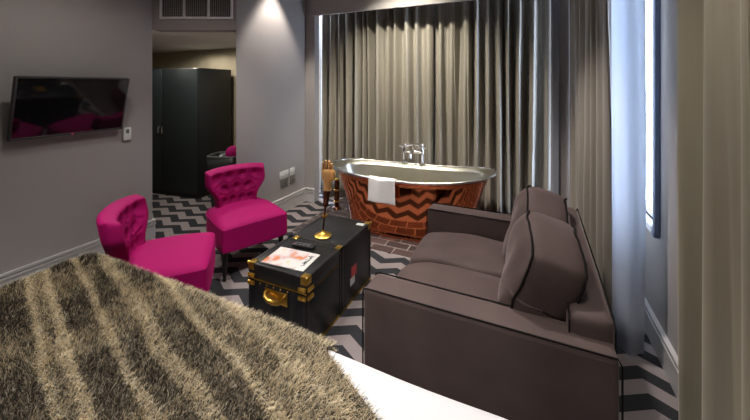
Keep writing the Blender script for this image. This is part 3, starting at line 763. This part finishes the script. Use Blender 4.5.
# throw: unrolled coordinates (a along x, b along y) draped over the left side and the foot of the bed
R_ = .055
def drape(a_, b_):
    ox = max(0.0, (BX0 + R_) - a_); oy = max(0.0, b_ - (BY1 - R_ + .012))
    def fold(o_):
        if o_ < R_ * PI / 2: q_ = o_ / R_; return R_ * math.sin(q_), R_ * (1 - math.cos(q_))
        return R_ + .0, R_ + (o_ - R_ * PI / 2)
    fx, hx_ = fold(ox); fy, hy_ = fold(oy)
    x = max(a_, BX0 + R_) - fx * 1.25; y = min(b_, BY1 - R_ + .012) + fy * 1.25
    z = BZ + .012 - hx_ - hy_
    p2 = -.28 * a_ - .94 * b_
    z += .006 * noise.noise(Vector((a_ * 5, b_ * 5, 3)))
    return Vector((x, y, max(z, .03)))
def amax(b_): return min(-.03, -.62 + 1.8 * (.955 - b_)) if b_ < .955 else -.62 - .05 * (b_ - .955)
A0, B0, B1 = BX0 - .32, -.10, BY1 + .25
NA, NB = 150, 110
m = MB()
m.grid(lambda u, v: drape(A0 + (amax(B0 + (B1 - B0) * v) - A0) * u, B0 + (B1 - B0) * v), NA, NB)
# bands across the stripes (perpendicular coordinate): black-flecked bands between pale tan ridges
BP = [-.80, -.64, -.625, -.60, -.585, -.512, -.502, -.486, -.476, -.40, -.385, -.35, -.338, -.284, -.276, -.262, -.254, -.182, -.173, -.153, -.145, -.12, -.113, -.100, -.090, .30]
BD = [.45, .50, .20, .20, .60, .60, .10, .10, .95, .90, .26, .26, .97, .97, .10, .10, 1.0, 1.0, .06, .06, .62, .62, .04, .04, 1.0, 1.0]
fm_ = mat('throw_backing', (.10, .08, .055), .95)
th_ = m.build('fur_throw', fm_, None, True, 180); solid(th_, .012, -1)
tag(th_, 'shaggy tan and black striped fur throw spread over the foot of the bed', 'throw')
NS, NP = 170000, 5
rs = np.random.RandomState(5)
aa, bb = [], []
while len(aa) < NS:
    b_ = B0 + (B1 - B0) * rs.rand(); am_ = amax(b_); a_ = A0 + (-.03 - A0) * rs.rand()
    if a_ > am_: continue
    # skip what lies far behind the frame
    aa.append(a_); bb.append(b_)
pos = np.zeros((NS, NP, 3), np.float32); rad = np.zeros((NS, NP), np.float32); colr = np.zeros((NS, NP, 4), np.float32)
sd = Vector((.94, -.28, 0)).normalized()
for i in range(NS):
    a_, b_ = aa[i], bb[i]
    p = drape(a_, b_); e_ = .004
    n_ = (drape(a_ + e_, b_) - p).cross(drape(a_, b_ + e_) - p)
    n_ = n_.normalized() if n_.length > 1e-9 else Vector((0, 0, 1))
    p2 = -.28 * a_ - .94 * b_ + .014 * noise.noise(Vector((a_ * 4, b_ * 4, 0)))
    d_ = float(np.interp(p2, BP, BD))
    cl = noise.noise(Vector((a_ * 95, b_ * 95, 1))); cl2 = noise.noise(Vector((a_ * 95, b_ * 95, 9)))
    tg = sd * (.55 + .5 * cl) + Vector((-.28, -.94, 0)) * (.55 * cl2 + 0.0) + Vector((rs.randn(), rs.randn(), 0)) * .27
    ln = .020 + .010 * rs.rand()
    d0 = (n_ * .95 + tg * .4).normalized(); d1 = (n_ * (.25 + .35 * d_) + tg * .8 + Vector((0, 0, -.10))).normalized()
    q = p + n_ * .002; pos[i, 0] = q
    for k in range(1, NP):
        t = k / (NP - 1); q = q + (d0 * (1 - t) + d1 * t).normalized() * (ln / (NP - 1)); pos[i, k] = q
    rad[i] = np.linspace(.0006, .00018, NP)
    dark = d_ * ss(-.75, -.15, cl2 * .7 + .5 * noise.noise(Vector((a_ * 13, b_ * 13, 4))))
    dark *= .62 + .38 * ss(-.30, -.02, noise.noise(Vector((a_ * 3.2, b_ * 3.2, 21))))
    dk = rs.rand() < dark * .95
    if dk: c_ = np.array((.022, .019, .015)) * (.6 + .8 * rs.rand())
    else:
        c_ = np.array((.70, .575, .375)) * (.75 + .5 * rs.rand())
        if rs.rand() < .35: c_ = np.array((.86, .79, .62)) * (.8 + .4 * rs.rand())
    colr[i, :, :3] = c_; colr[i, :, 3] = 1
    if dk and rs.rand() < .55: colr[i, -1, :3] = np.array((.66, .59, .45)); colr[i, -2, :3] = np.array((.16, .135, .10))
hc = bpy.data.hair_curves.new('fur_pile'); hc.add_curves([NP] * NS)
hc.attributes['position'].data.foreach_set('vector', pos.ravel()) if 'position' in hc.attributes else None
ra = hc.attributes.get('radius') or hc.attributes.new('radius', 'FLOAT', 'POINT'); ra.data.foreach_set('value', rad.ravel())
ca = hc.attributes.new('pile_colour', 'FLOAT_COLOR', 'POINT'); ca.data.foreach_set('color', colr.ravel())
fp = bpy.data.objects.new('fur_pile', hc); COL.objects.link(fp); fp.parent = th_; fp['kind'] = 'stuff'
pm = mat('fur_fibre', (.3, .25, .18), .7, spec=.2); at = N(pm, 'ShaderNodeAttribute', attribute_name='pile_colour'); L(pm, at.outputs['Color'], P(pm).inputs['Base Color'])
hc.materials.append(pm)
